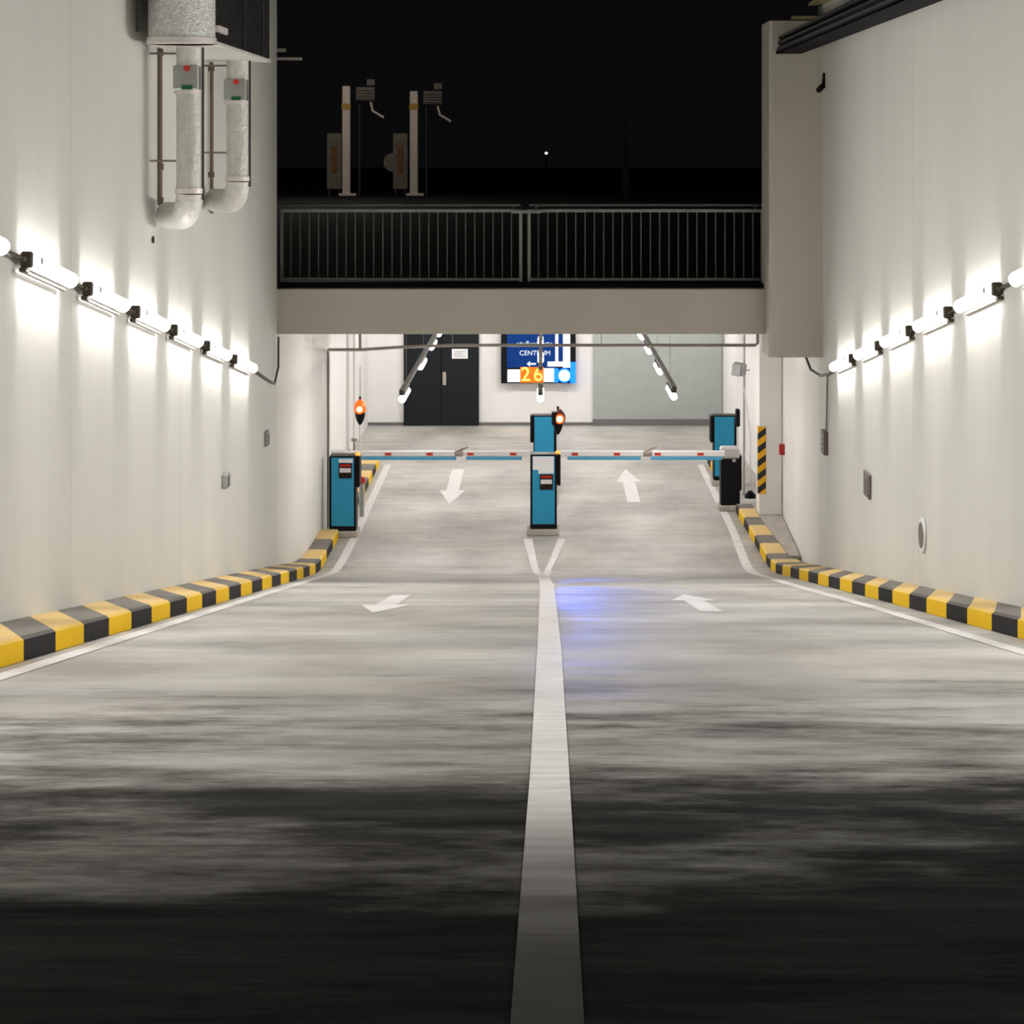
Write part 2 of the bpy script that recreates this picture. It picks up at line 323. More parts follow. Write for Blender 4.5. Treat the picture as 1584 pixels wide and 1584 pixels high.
# ------------------------------------------------------------------ road markings
def ribbon(pts, name, label, lift=.004):
    """pts = list of (xl, xr, Y): a painted strip that follows the road surface"""
    vs = []; fs = []; L = []
    for (a, b) in zip(pts[:-1], pts[1:]):
        k = max(1, int((b[2]-a[2])/.4))
        for i in range(k): t = i/k; L.append(tuple(a[q]+(b[q]-a[q])*t for q in range(3)))
    L.append(pts[-1])
    for xl, xr, Y in L: vs += [(xl, Y, zr(Y)+lift), (xr, Y, zr(Y)+lift)]
    fs = [(2*i, 2*i+1, 2*i+3, 2*i+2) for i in range(len(L)-1)]
    m = MB().add(vs, fs, M['line'])
    return m
o = ribbon([(-3.10, -2.97, 1), (-3.10, -2.97, 20), (-3.09, -2.96, 31.4), (-3.07, -2.94, 34), (-3.11, -2.98, 42.2)], 0, 0).build('edge_line')
tag(o, 'white edge line painted along the left kerb', 'road marking')
o = ribbon([(3.10, 3.23, 1), (3.09, 3.22, 20), (3.00, 3.14, 26), (2.99, 3.13, 31.8), (3.06, 3.19, 35), (3.08, 3.2, 42.2)], 0, 0).build('edge_line')
tag(o, 'white edge line painted along the right kerb', 'road marking')
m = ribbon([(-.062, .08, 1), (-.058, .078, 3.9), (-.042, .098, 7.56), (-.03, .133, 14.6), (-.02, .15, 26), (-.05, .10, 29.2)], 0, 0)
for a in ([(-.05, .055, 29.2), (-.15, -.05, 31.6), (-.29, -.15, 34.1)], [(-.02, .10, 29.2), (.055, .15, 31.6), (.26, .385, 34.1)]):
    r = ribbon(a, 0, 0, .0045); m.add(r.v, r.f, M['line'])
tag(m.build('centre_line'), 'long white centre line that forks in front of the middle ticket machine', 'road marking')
def arrow(Xc, Yt, Yh, w, hw, hl, label, lean=0):
    """tail at Yt, head tip at Yh"""
    sgn = 1 if Yh > Yt else -1; yb = Yh-sgn*hl
    def P(x, y): return (Xc+x+lean*(y-Yt), y, zr(y)+.004)
    m = MB(); k = 6
    for i in range(k):
        a = Yt+(yb-Yt)*i/k; b = Yt+(yb-Yt)*(i+1)/k
        m.add([P(-w, a), P(w, a), P(w, b), P(-w, b)], [(0, 1, 2, 3)], M['line'])
    m.add([P(-hw, yb), P(hw, yb), P(0, Yh)], [(0, 1, 2)], M['line'])
    m.add([P(-hw, yb), P(hw, yb), P(w, yb+sgn*.001), P(-w, yb+sgn*.001)], [(0, 1, 2, 3)], M['line'])
    tag(m.build('road_arrow'), label, 'road marking', 'lane arrows')
arrow(-1.63, 41.6, 37.5, .115, .235, 1.5, 'white lane arrow pointing towards the viewer, just before the left boom')
arrow(1.63, 37.7, 41.6, .115, .235, 1.6, 'white lane arrow pointing away, just before the right boom')
arrow(-1.52, 23.2, 19.2, .10, .24, 1.6, 'white lane arrow pointing towards the viewer, low on the left half of the ramp')
arrow(1.55, 19.4, 23.3, .10, .24, 1.6, 'white lane arrow pointing away, low on the right half of the ramp')
# ------------------------------------------------------------------ kerbs
def kerb(side, xf, xb, bounds, first_black, label, h=.15):
    """xf, xb = functions of Y for the road face and back edge; bounds = Y of the colour changes"""
    m = MB()
    def sk(Y): return 1.6 if Y < 26 else max(0., 1.6*(31.4-Y)/5.4)
    for i, (a, b) in enumerate(zip(bounds[:-1], bounds[1:])):
        mt = M['blk'] if (i % 2 == 0) == first_black else M['yel']
        k = 2 if a > 29 else 1
        for q in range(k):
            y0 = a+(b-a)*q/k; y1 = a+(b-a)*(q+1)/k; rows = []
            for y in (y0, y1):
                yb = y+sk(y); x = xf(y)
                rows.append([(side*x, y, zr(y)-.02), (side*x, y, zr(y)+h-.02), (side*(x+.025), y, zr(y)+h), (side*xb(yb), yb, zr(yb)+h)])
            vs = rows[0]+rows[1]; m.add(vs, [(j, j+1, j+5, j+4) for j in range(3)], mt)
    a, b = bounds[0], bounds[-1]                                                 # back side, underside and ends in plain concrete
    yy = [a+(b-a)*t/40 for t in range(41)]
    for y0, y1 in zip(yy[:-1], yy[1:]):
        m.add([(side*xb(y0), y0, zr(y0)-.02), (side*xb(y1), y1, zr(y1)-.02), (side*xb(y1), y1, zr(y1)+h-.002), (side*xb(y0), y0, zr(y0)+h-.002)], [(0, 1, 2, 3)], M['kc'])
    m.add([(side*xf(a), a, zr(a)-.02), (side*xf(a), a, zr(a)+h), (side*xb(a+1.6), a+1.6, zr(a+1.6)+h), (side*xb(a+1.6), a+1.6, zr(a+1.6)-.02)], [(0, 1, 2, 3)], M['kc'])
    m.add([(side*xf(b), b, zr(b)-.02), (side*xf(b), b, zr(b)+h), (side*xb(b), b, zr(b)+h), (side*xb(b), b, zr(b)-.02)], [(0, 1, 2, 3)], M['kc'])
    return tag(m.build('kerb'), label, 'kerb')
def lerp(tab):
    def f(Y):
        if Y <= tab[0][0]: return tab[0][1]
        for (a, va), (b, vb) in zip(tab[:-1], tab[1:]):
            if Y <= b: return va+(vb-va)*(Y-a)/(b-a)
        return tab[-1][1]
    return f
bl = [13.26+.871*k for k in range(-12, 33)]
kerb(-1, lerp([(28, 3.22), (32, 3.27), (42, 3.21)]), lerp([(10, 3.795), (27.5, 3.735), (29.8, 3.695), (30.8, 3.615), (32, 3.555), (35.6, 3.515), (35.61, 3.55)]), [b for b in bl if b < 34.0]+[34.15], True,
     'yellow and black painted kerb along the left wall, running down to the left ticket machine')
kerb(-1, lerp([(28, 3.22), (42, 3.21)]), lerp([(30, 3.53), (50, 3.55)]), [37.35, 37.9, 38.75, 39.6, 40.45, 41.3, 42.1], True,
     'short yellow and black kerb behind the left ticket machine and barrier')
br = [15.6-.92*k for k in range(12, 0, -1)]+[15.6, 16.5, 17.45, 18.35, 19.3, 20.2, 21.17, 22.05, 22.9, 23.8, 24.7, 25.6, 26.5, 27.4, 28.3, 29.2, 30.1, 30.9, 31.5, 32.1, 32.95, 33.65, 34.55, 35.3, 36.15, 36.62]
kerb(1, lerp([(22, 3.48), (31.5, 3.38), (37, 3.33), (42, 3.3)]), lerp([(22, 3.865), (29.8, 3.85), (31.0, 3.80), (32, 3.69), (35, 3.61), (37, 3.61)]), br, (12 % 2 == 0),
     'yellow and black painted kerb along the right wall, running down to the right barrier')
kerb(1, lerp([(40, 3.3)]), lerp([(40, 3.62)]), [40.1, 40.9, 41.7, 42.5], True, 'short yellow and black kerb behind the right barrier')
# ------------------------------------------------------------------ lamps
def linear_light(name, loc, L, W, energy, direction, axis, col=(1, .95, .9), keep=.25, width=.22, parent=None):
    """long lamp output: strong across the tube, weak along it, as a prismatic cover does"""
    ld = bpy.data.lights.new(name, 'AREA'); ld.shape = 'RECTANGLE'; ld.size = L; ld.size_y = W; ld.energy = energy; ld.color = col
    o = bpy.data.objects.new(name, ld); C.objects.link(o)
    z = -Vector(direction).normalized(); x = Vector(axis).normalized(); x = (x-z*x.dot(z)).normalized(); y = z.cross(x)
    R = Matrix((x, y, z)).transposed().to_4x4()
    if parent: o.parent = parent; o.matrix_parent_inverse = Matrix()
    o.matrix_local = Matrix.Translation(loc) @ R
    ld.use_nodes = True; nt = ld.node_tree; em = nt.nodes['Emission']
    g = nt.nodes.new('ShaderNodeNewGeometry'); dt = nt.nodes.new('ShaderNodeVectorMath'); dt.operation = 'DOT_PRODUCT'
    dt.inputs[1].default_value = Vector(axis).normalized(); nt.links.new(g.outputs['Incoming'], dt.inputs[0])
    a = math_n(nt, 'DIVIDE', dt.outputs['Value'], width); a = math_n(nt, 'MULTIPLY', math_n(nt, 'MULTIPLY', a, a), -1.0)
    e = math_n(nt, 'EXPONENT', a); e = math_n(nt, 'ADD', math_n(nt, 'MULTIPLY', e, 1-keep), keep)
    nt.links.new(e, em.inputs['Strength'])
    return o
sl = math.atan(.16666)
AX = Vector((0, math.cos(sl), -math.sin(sl)))
def wall_lamp(side, Y0, Y1, xw, label):
    """bulkhead tube lamp following the slope of the ramp; local x points away from the wall"""
    Yc = (Y0+Y1)/2; L = (Y1-Y0)/math.cos(sl); zc = zr(Yc)+2.73+(.055 if side > 0 else 0)
    t = thing('wall_lamp', label, 'wall lamp', (side*xw, Yc, zc), (-sl, 0, 0), 'tube lamps on the '+('right' if side > 0 else 'left')+' wall')
    s = -side; hl = L/2
    MB().box(s*.0, s*.045, -hl, hl, -.045, .045, M['clip'], .01).build('housing', t)
    n = 14; prof = [(s*(.045+.066*math.sin(math.pi*k/n)), .063*math.cos(math.pi*k/n)) for k in range(n+1)]
    yy = [(-hl+.03, .55), (-hl+.06, 1), (hl-.06, 1), (hl-.03, .55)]
    vs = [(s*.045+(px-s*.045)*q, y, pz*q) for y, q in yy for px, pz in prof]; N = n+1
    fs = [(j*N+i, j*N+i+1, (j+1)*N+i+1, (j+1)*N+i) for j in range(3) for i in range(n)]+[tuple(range(N)), tuple(range(3*N, 4*N))]
    MB().add(vs, fs, M['lamp'], True).build('diffuser', t)
    for e in (-1,):
        MB().box(s*.0, s*.085, e*(hl+.0)-.02, e*(hl+.0)+.03, -.058, .058, M['cap'], .012).tube([(s*.03, e*(hl+.02), 0), (s*.03, e*(hl+.12), 0)], .022, M['cap'], 10).box(s*.0, s*.05, e*hl-.05, e*hl+.05, -.095, -.06, M['cap'], .006).build('end_cap', t)
    MB().box(s*.0, s*.03, -hl, hl*.85, -.092, -.076, M['cap']).build('clip_rail', t)
    for e in (-1, ):
        MB().box(s*.10, s*.125, -hl*.88, -hl*.80, -.02, .03, M['clip'], .004).build('latch', t)
    down = Vector((side*.12, 0, -1)); upd = Vector((side*.2, 0, 1))
    ax = Vector((0, 1, 0))
    for nm, dz, dirn, en in (('tube_light_down', -.0655, down, PD), ('tube_light_up', .0655, upd, PU)):
        linear_light(nm, (s*.078, 0, dz), L*.90, .04, en, dirn, ax, (1, .965, .93), .10, .12, t)
    linear_light('tube_light_out', (s*.1135, 0, 0), L*.90, .07, PO, (s, 0, -.2), ax, (1, .97, .93), .02, .30, t)
    return t
PD, PU, PO = 44, 17, 124
dl = [(6.6, 8.1), (8.7, 10.2), (10.9, 12.4), (13.05, 14.6), (15.3, 16.75), (17.35, 18.85), (19.4, 20.9), (21.4, 22.95), (23.5, 25.05), (25.6, 27.3)]
wn = ['nearest to the viewer, outside the picture', 'next to nearest, outside the picture', 'third from the viewer, outside the picture', 'cut by the left picture edge', 'second from the near end', 'third from the near end', 'in the middle of the row', 'third from the garage end', 'second from the garage end', 'closest to the garage entrance']
for (a, b), w in zip(dl, wn): wall_lamp(-1, a, b, 3.735, 'lit tube lamp on the left wall, '+w)
drr = [(6.85, 8.35), (9.0, 10.5), (11.15, 12.7), (13.3, 14.8), (15.4, 17.2), (17.9, 19.5), (20.05, 21.65), (22.15, 23.75), (24.2, 25.75), (26.25, 27.9)]
wn = ['nearest to the viewer, outside the picture', 'next to nearest, outside the picture', 'third from the viewer, outside the picture', 'fourth from the viewer, just outside the picture', 'cut by the right picture edge', 'second from the near end', 'third from the near end', 'third from the garage end', 'second from the garage end', 'closest to the concrete shaft']
for (a, b), w in zip(drr, wn): wall_lamp(1, a, b, 3.86, 'lit tube lamp on the right wall, '+w)
# conduit that links the lamps
def wall_line(side, xw, Ya, Yb, dz): return [(side*(xw-.03), Ya, zr(Ya)+2.73+dz), (side*(xw-.03), Yb, zr(Yb)+2.73+dz)]
cd = thing('lamp_conduit', 'thin brown conduit joining the lamps of the left wall and rising to the beam', 'conduit', (0, 0, 0))
for (a, b), (c, d) in zip(dl[:-1], dl[1:]): MB().tube(wall_line(-1, 3.735, b+.01, c-.13, 0), .013, M['cap'], 8).build('conduit_piece', cd)
MB().tube([(-3.70, 27.3, zr(27.3)+2.73), (-3.69, 28.3, zr(28.3)+2.69), (-3.67, 29.3, zr(29.3)+2.65), (-3.655, 29.6, zr(29.6)+2.9), (-3.655, 29.62, bb-.02)], .016, M['conduit_d'], 8).build('riser', cd)
cd = thing('lamp_conduit', 'grey conduit joining the lamps of the right wall, looping up under the concrete shaft', 'conduit', (0, 0, 0))
for (a, b), (c, d) in zip(drr[:-1], drr[1:]): MB().tube(wall_line(1, 3.86, b+.01, c-.13, .055), .013, M['cap'], 8).build('conduit_piece', cd)
zz = zr(27.9)+2.75
MB().tube([(3.83, 27.9, zz), (3.83, 28.5, zz-.12), (3.80, 29.1, zz-.2), (3.72, 29.5, zz-.16), (3.66, 29.6, zz+.02), (3.64, 29.62, s0.z)], .018, M['conduit_d'], 8).build('loop', cd)
MB().tube([(3.83, 28.5, zz-.12), (3.83, 28.6, 3.2), (3.83, 28.7, 2.45)], .014, M['conduit'], 8).build('drop', cd)

def garage_lamp(X, Y, Z, label, grp, L=1.25, en=30):
    t = thing('ceiling_lamp', label, 'ceiling lamp', (X, Y, Z), (0, 0, 0), grp)
    MB().box(-.04, .04, -L/2, L/2, .055, .09, M['cap'], .006).build('housing', t)
    MB().tube([(0, -L/2, 0), (0, -L/2+.04, 0), (0, L/2-.04, 0), (0, L/2, 0)], [.03, .052, .052, .03], M['lamp_in'], 14).build('diffuser', t)
    MB().tube([(0, L*.3, .09), (0, L*.3, CEIL-Z)], .004, M['conduit'], 6).build('hanger', t)
    linear_light('tube_light', (0, 0, -.06), L*.9, .08, en, (0, 0, -1), (0, 1, 0), (1, .95, .92), 1.0, 1.0, t)
    return t
PG = 9
zL = E-3.63
for Y, w in ((31.9, 'nearest the beam'), (36.6, 'second behind the beam'), (40.2, 'third behind the beam'), (43.0, 'farthest')):
    garage_lamp(-2.05, Y, zL, 'lit tube lamp of the left garage row, '+w, 'garage lamps, left row', en=PG)
for Y, w in ((32.4, 'nearest the beam'), (36.0, 'second behind the beam'), (39.6, 'third behind the beam'), (42.6, 'farthest')):
    garage_lamp(1.97, Y, zL-.02, 'lit tube lamp of the right garage row, '+w, 'garage lamps, right row', en=PG)
for Y, w in ((32.2, 'just below the blue sign'), (38.0, 'overlapping the sign lettering'), (41.3, 'the farthest one')):
    garage_lamp(-.02, Y, zL-.03, 'lit tube lamp of the middle garage row, '+w, 'garage lamps, middle row', en=PG)
for X, Ya, Yb, w in ((-2.05, 31.2, 43.8, 'left'), (1.97, 31.7, 43.4, 'right'), (-.02, 34.6, 42.0, 'middle')):
    m = MB().box(X-.035, X+.035, Ya, Yb, zL+.09, zL+.145, M['conduit_d'])
    tag(m.build('lamp_track'), 'dark track carrying the %s row of garage lamps' % w, 'lamp track')
for x in (-2.6, 0.2, 2.8):                     # lamps of the garage over the back aisle, out of sight above the beam
    linear_light('back_aisle_light', (x, 45.6, CEIL-.06), 1.5, .12, 60, (0, .75, -1), (1, 0, 0), (1, .96, .93), 1.0, 1.0)
# ------------------------------------------------------------------ pipes under the beam
m = MB()
m.tube([(-3.495, 34.9, .0), (-3.495, 34.9, 2.90), (-3.49, 34.8, 2.95), (-3.42, 34.2, 3.0), (-3.21, 32.05, 3.21)], .020, M['conduit'], 10)
tag(m.build('corner_pipe'), 'thin grey pipe running down the left corner behind the left ticket machine', 'pipe')
m = MB().tube([at(508, 541, 32), at(560, 541, 32), at(620, 537, 32), at(700, 534, 32), at(1168, 534, 32), at(1172, 531, 32), at(1172, 505, 32)], .024, M['conduit'], 10)
m.tube([at(557, 541, 32), at(557, 490, 32)], .022, M['conduit'], 8)
for x in (700, 930, 1120): m.tube([at(x, 534, 32), at(x, 470, 32)], .006, M['conduit'], 6)
tag(m.build('cross_pipe'), 'long thin grey pipe hanging across the garage entrance below the beam', 'pipe')
for k, (x, y1, l, mt) in enumerate(((538, 697, 'paler upright pipe beside the left ticket machine', 'pipe_w'), (548, 680, 'slim upright pipe right of the paler one by the left ticket machine', 'pipe_w'))):
    a = at(x, y1, 38.5); m = MB().tube([(a.x, 38.5, a.z), (a.x, 38.5, CEIL)], .03-.008*k, M[mt], 10).box(a.x-.05, a.x+.05, 38.46, 38.54, a.z-.03, a.z+.02, M['conduit'], .005)
    m.tube([(a.x, 38.5, a.z), (a.x, 38.5, 0)], .018, M['conduit'], 8)
    tag(m.build('upright_pipe'), l, 'pipe')
a = at(1151, 600, 37.8)
p = thing('upright_pipe', 'slim pale upright pipe with a black foot behind the right barrier', 'pipe', (a.x, 37.8, 0))
MB().tube([(0, 0, .1), (0, 0, CEIL)], .022, M['galv'], 10).build('tube', p)
a2 = at(1156, 775, 37.2)
MB().tube([(.06, -.5, .14), (.06, -.5, .2), (.06, -.5, .27)], [.10, .095, .03], M['black'], 14).build('foot', p)
MB().tube([(.06, -.5, .2), (.06, -.5, 1.2), (.0, -.2, 1.9), (0, 0, 2.0)], .012, M['pipe_w'], 8).build('side_tube', p)
sp = thing('horn_speaker', 'small grey box lamp fixed to the upright pipe at the right of the entrance', 'floodlight', at(1145, 572, 37.5))
MB().box(-.13, .10, -.06, .06, -.10, .12, M['grey'], .02).build('body', sp)
MB().box(-.13, .03, -.08, -.06, -.11, .11, M['galv'], .006).build('front_plate', sp); sp.rotation_euler = (.1, .15, -.4); sp.name = 'floodlight'
MB().tube([(.06, .0, 0), (.14, .1, 0)], .015, M['galv'], 6).build('bracket', sp)
# ------------------------------------------------------------------ ticket machines
def machine(loc, rz, label, white_header):
    t = thing('ticket_machine', label, 'ticket machine', loc, (0, 0, rz), 'blue ticket machines')
    MB().box(-.27, .25, -.22, .24, 0, .10, M['kc'], .012).build('plinth', t)
    MB().box(-.215, .215, -.16, .17, .10, 1.305, M['black'], .012).build('cabinet', t)
    MB().box(-.18, .18, -.172, -.16, .18, 1.28, M['blue'], .005).build('front_panel', t)
    MB().box(-.165, .195, .17, .182, .18, 1.28, M['blue'], .005).build('rear_panel', t)
    MB().box(.215, .275, -.15, .16, .80, 1.30, M['black'], .015).build('side_housing', t)
    if white_header: MB().box(-.175, .165, -.177, -.172, 1.06, 1.275, M['paper']).box(-.085, .165, -.177, -.172, 1.0, 1.06, M['paper']).build('white_header', t, label='white upper panel')
    else: MB().box(-.06, .165, -.177, -.172, 1.20, 1.262, M['paper']).build('white_header', t, label='narrow white label')
    z = .0 if white_header else .21
    d = MB().box(-.06, .15, -.19, -.172, .74+z, .985+z, M['dispk'], .005).build('display', t)
    MB().box(-.04, .13, -.194, -.19, .93+z, .965+z, M['disp']).build('red_text', d)
    MB().box(-.045, .135, -.194, -.19, .835+z, .905+z, M['dispw']).build('pale_label', d)
    MB().tube([(.23, 0, 1.295), (.23, 0, 1.325), (.23, 0, 1.345)], [.045, .042, .02], M['amber_s'], 14).build('amber_lamp', t, label='small lit amber lamp')
    return t
t0 = machine(((531-CX)/96, 34.42, 0), 0, 'blue ticket machine by the left wall, seen from the front', False)
machine((.03, 34.6, 0), 0, 'blue ticket machine in the middle of the road with a white upper panel', True)
def machine_back(loc, label):
    t = machine(loc, math.pi, label, True)
    for o in [o for o in t.children if o.name.startswith('amber_lamp')]: bpy.data.objects.remove(o)
    return t
machine_back((.06, 39.7, 0), 'blue ticket machine in the middle, farther back and half hidden by the nearer one')
machine_back((3.40, 39.7, 0), 'blue ticket machine behind the right barrier cabinet')
# ------------------------------------------------------------------ barriers
def barrier(x, s, tip, label):
    """s=+1: boom reaches towards +x"""
    t = thing('barrier', label, 'barrier', (x, 36.9, 0), (0, 0, 0), 'boom barriers')
    MB().box(-.20, .19, -.2, .2, 0, .10, M['kc'], .012).build('plinth', t)
    MB().box(-.165, .165, -.15, .16, .10, .90, M['black'], .012).build('cabinet', t)
    MB().box(.165, .20, -.1, .12, .35, .95, M['black'], .01).build('side_cover', t) if s < 0 else None
    MB().box(-.17, .16, -.17, .10, .90, 1.10 if s < 0 else 1.03, M['silver'], .03).build('hub', t)
    MB().tube([(s*-.06, -.17, .88), (s*-.06, -.2, .88)], .03, M['silver'], 12).build('lock', t)
    L = abs(tip-x); j = s*(1.72 if s > 0 else 1.46)
    if s < 0: j = 1.82-x
    else: j = -1.42-x
    bo = MB()
    for a, b in ((s*.10, j-s*.07), (j+s*.07, s*L)):
        bo.box(min(a, b), max(a, b), -.245, -.205, .955, 1.055, M['boomw'], .012)
    bo = bo.build('boom', t)
    rb = MB()
    for a, b in ((s*.05+s*.1, j-s*.05), (j+s*.12, s*(L-.12))):
        rb.box(min(a, b), max(a, b), -.242, -.208, .895, .952, M['boomb'], .008)
    rb.build('rubber_edge', bo, label='blue lower edge')
    for px in ((601, 665, 728, 794) if s > 0 else (889, 954, 1017, 1083)):
        q = (px-CX)/89.8-x
        MB().box(q-.055, q+.055, -.250, -.245, .975, 1.02, M['red']).build('reflector', bo, label='red reflector')
    hg = MB().box(j-.09, j+.07, -.25, -.20, .955, 1.05, M['hinge'], .02)
    hg.tube([(j-.05, -.225, 1.04), (j+.05, -.225, 1.09), (j+.16, -.225, 1.12)], [.02, .025, .012], M['hinge'], 8)
    hg.build('boom_hinge', t, label='tan metal folding joint')
    return t
barrier(-3.50, 1, -.22, 'closed boom barrier across the left lane, its cabinet behind the left ticket machine')
barrier(3.25, -1, .32, 'closed boom barrier across the right lane with a black cabinet and silver hub')
# ------------------------------------------------------------------ amber signals
def beacon(px, py, Y, label, hooded, ptop):
    a = at(px, py, Y); t = thing('warning_light', label, 'warning light', (a.x, Y, 0), (0, 0, 0), 'amber warning lights')
    z = a.z
    MB().tube([(0, 0, 0), (0, 0, z-.26)], .018, M['pipe_w'], 10).build('pole', t)
    MB().tube([(0, 0, z-.27), (0, 0, z-.2), (0, 0, z-.12), (0, 0, z-.05)], [.02, .06, .085, .09], M['black'], 16).build('base', t)
    dx = .03 if hooded else 0
    g = [(dx, 0, z-.06), (dx, 0, z-.02), (dx, 0, z+.05), (dx, 0, z+.11), (dx, 0, z+.15), (dx, 0, z+.17)]
    MB().tube(g, [.085, .105, .105, .085, .045, .03], M['amber'] if not hooded else M['darkred'], 18).build('lens', t)
    MB().tube([(dx, -.105, z+.01), (dx, -.118, z+.01)], .05 if not hooded else .055, M['amber_hot'], 16).tube([(dx, -.100, z+.01), (dx, -.112, z+.01)], .085, M['amber'], 18).build('bulb', t, label='glowing amber bulb')
    if hooded:
        MB().box(-.11, -.02, -.12, .1, z-.10, z+.13, M['black'], .02).build('hood', t)
    MB().tube([(0, 0, z+.16), (0, 0, z+.22)], .02, M['black'], 8).build('cap', t)
    if ptop: MB().tube([(0, .03, z+.2), (0, .03, z+ptop)], .012, M['galv'], 8).build('aerial', t)
    return t
beacon(557, 633, 37.1, 'lit amber warning light on a white pole behind the left ticket machine', False, .74)
beacon(863, 648, 37.3, 'lit amber warning light in a dark hood above the middle ticket machine', True, 0)
a = at(1141, 646, 38.6); t = thing('signal_head', 'narrow black signal head turned away, on a pole by the right ticket machine', 'signal', (a.x, 38.6, 0))
MB().tube([(0, 0, 0), (0, 0, a.z-.1)], .018, M['pipe_w'], 10).build('pole', t); MB().box(-.04, .04, -.08, .08, a.z-.16, a.z+.16, M['black'], .02).build('housing', t)
a = at(560, 741, 36.2); t = thing('marker_post', 'low pale post with a red reflector right of the left ticket machine', 'post', (a.x, 36.2, 0))
MB().box(-.035, .035, -.03, .03, 0, a.z-.07, M['galv'], .01).build('post', t)
MB().tube([(0, -.03, a.z-.02), (0, .03, a.z-.02)], .06, M['red'], 14).build('reflector', t)
# ------------------------------------------------------------------ blue information sign
S = thing('information_sign', 'blue lit information sign showing orange number 26 on the back wall', 'sign', (at(832.5, 593, 48.09).x, 48.09, at(0, 593, 48.09).z)); SC = 48.09/33.5; S.scale = (SC, SC, SC)
k = 33.5/F
def sx(px): return (px-832.5)*k
def sz(py): return (593-py)*k
TOPZ = 1.05
MB().box(sx(776), sx(889), .03, .14, 0, TOPZ, M['black'], .008).build('casing', S)
MB().box(sx(775), sx(783.5), 0, .03, 0, TOPZ, M['black'], .004).build('side_frame', S)
MB().box(sx(882), sx(890.5), 0, .03, sz(560), TOPZ, M['black'], .004).build('side_frame', S)
MB().box(sx(784), sx(859), .018, .03, sz(569), TOPZ-.02, M['sblue']).build('blue_panel', S, label='blue lettered panel')
MB().box(sx(859), sx(863.5), .016, .03, sz(562), TOPZ-.02, M['swhite']).box(sx(871), sx(882), .016, .03, sz(569), TOPZ-.02, M['swhite']).box(sx(847), sx(873), .014, .03, sz(567), sz(559.5), M['swhite']).build('white_panel', S, label='lit white bars')
MB().box(sx(863.5), sx(871), .018, .03, sz(562), TOPZ-.02, M['sblue']).build('blue_strip', S, label='narrow blue strip')
MB().box(sx(785), sx(804.5), .014, .03, sz(591), sz(572), M['swhite']).build('white_panel', S, label='lit white field')
MB().box(sx(841), sx(857), .014, .03, sz(591), sz(570), M['swhite']).build('white_panel', S, label='lit white field')
MB().box(sx(804.5), sx(841), .016, .03, sz(592), sz(568), M['sback']).build('digit_field', S, label='orange glowing digit field')
R90 = (math.pi/2, 0, 0)
text_mesh('2', .31, M['sorange'], 'digit', S, (sx(813), .012, sz(580)), R90)
text_mesh('6', .31, M['sorange'], 'digit', S, (sx(832.5), .012, sz(580)), R90)
text_mesh('CENTRUM', .105, M['slet'], 'lettering', S, (sx(827.5), .016, sz(546.5)), R90)
m = MB(); xx = 799
for q, (w, hh) in enumerate(((4, 4), (5, 5), (4, 4), (5, 7), (4, 4), (5, 4), (4, 5), (5, 4), (4, 4), (6, 5), (4, 4))):   # first line too blurred to read: only strokes of its size
    m.box(sx(xx), sx(xx+w-.8), .014, .018, sz(534.5), sz(534.5-hh), M['sdim']); xx += w+.6
m.build('blurred_lettering', S)
m = MB(); ya = .013; pts = [(814.5, 563), (820, 558.5), (820, 561.6), (829, 561.6), (829, 564.4), (820, 564.4), (820, 567.5)]
m.add([(sx(x), ya, sz(y)) for x, y in pts], [(0, 1, 2), (2, 3, 4, 5), (0, 2, 5), (0, 5, 6)], M['slet']); m.build('arrow_sign', S)
MB().box(sx(857.5), sx(864), .012, .03, sz(592), sz(570), M['slamp']).box(sx(882), sx(890.5), .01, .03, 0, sz(560), M['slamp']).build('blue_light_strip', S, label='bright blue light')
rg = MB().tube([(sx(873), .03, sz(581)), (sx(873), .008, sz(581))], 11.2*k, M['slamp'], 28).build('round_light', S, label='round blue light with pale lens')
MB().tube([(sx(873), .01, sz(581)), (sx(873), .0, sz(581))], 8.6*k, M['slampw'], 28).build('lens', rg)
bl_ = bpy.data.lights.new('blue_lamp_light', 'SPOT'); bl_.energy = 1900; bl_.color = (.06, .17, 1); bl_.shadow_soft_size = .08; bl_.spot_size = math.radians(7.5); bl_.spot_blend = .9
ob = bpy.data.objects.new('blue_lamp_light', bl_); C.objects.link(ob); ob.parent = S; ob.location = (sx(873), -.09, sz(581))
d = Vector((1.1, 21.0, zr(21.8)))-(S.location+Vector(ob.location)*SC); ob.rotation_euler = d.to_track_quat('-Z', 'Y').to_euler()
# ------------------------------------------------------------------ striped corner guard and small wall fittings
g = MB(); zb, zt = .50, 1.62; x0 = 3.607; w = .13; n = 10; st = (zt-zb)/n
g.box(3.60, 3.612, 35.487, 35.62, zb, zt, M['hz_k'])
for k in range(-1, n):
    z0 = zb+k*st*1.0; mt = M['hz_y'] if k % 2 else M['hz_k']
    lo0, lo1 = z0, z0+st; hi0, hi1 = z0+st*.9, z0+st*1.9
    c = lambda z: min(max(z, zb), zt)
    g.add([(3.60, 35.486, c(lo0)), (3.73, 35.486, c(hi0)), (3.73, 35.486, c(hi1)), (3.60, 35.486, c(lo1))], [(0, 1, 2, 3)], mt)
    g.add([(3.599, 35.486, c(lo0)), (3.599, 35.486, c(lo1)), (3.599, 35.62, c(lo1+.0)), (3.599, 35.62, c(lo0))], [(0, 1, 2, 3)], mt)
g.box(3.60, 3.73, 35.487, 35.499, zb, zt, M['hz_k'])
tag(g.build('corner_guard'), 'black and yellow diagonally striped guard on the corner of the white column', 'corner guard')
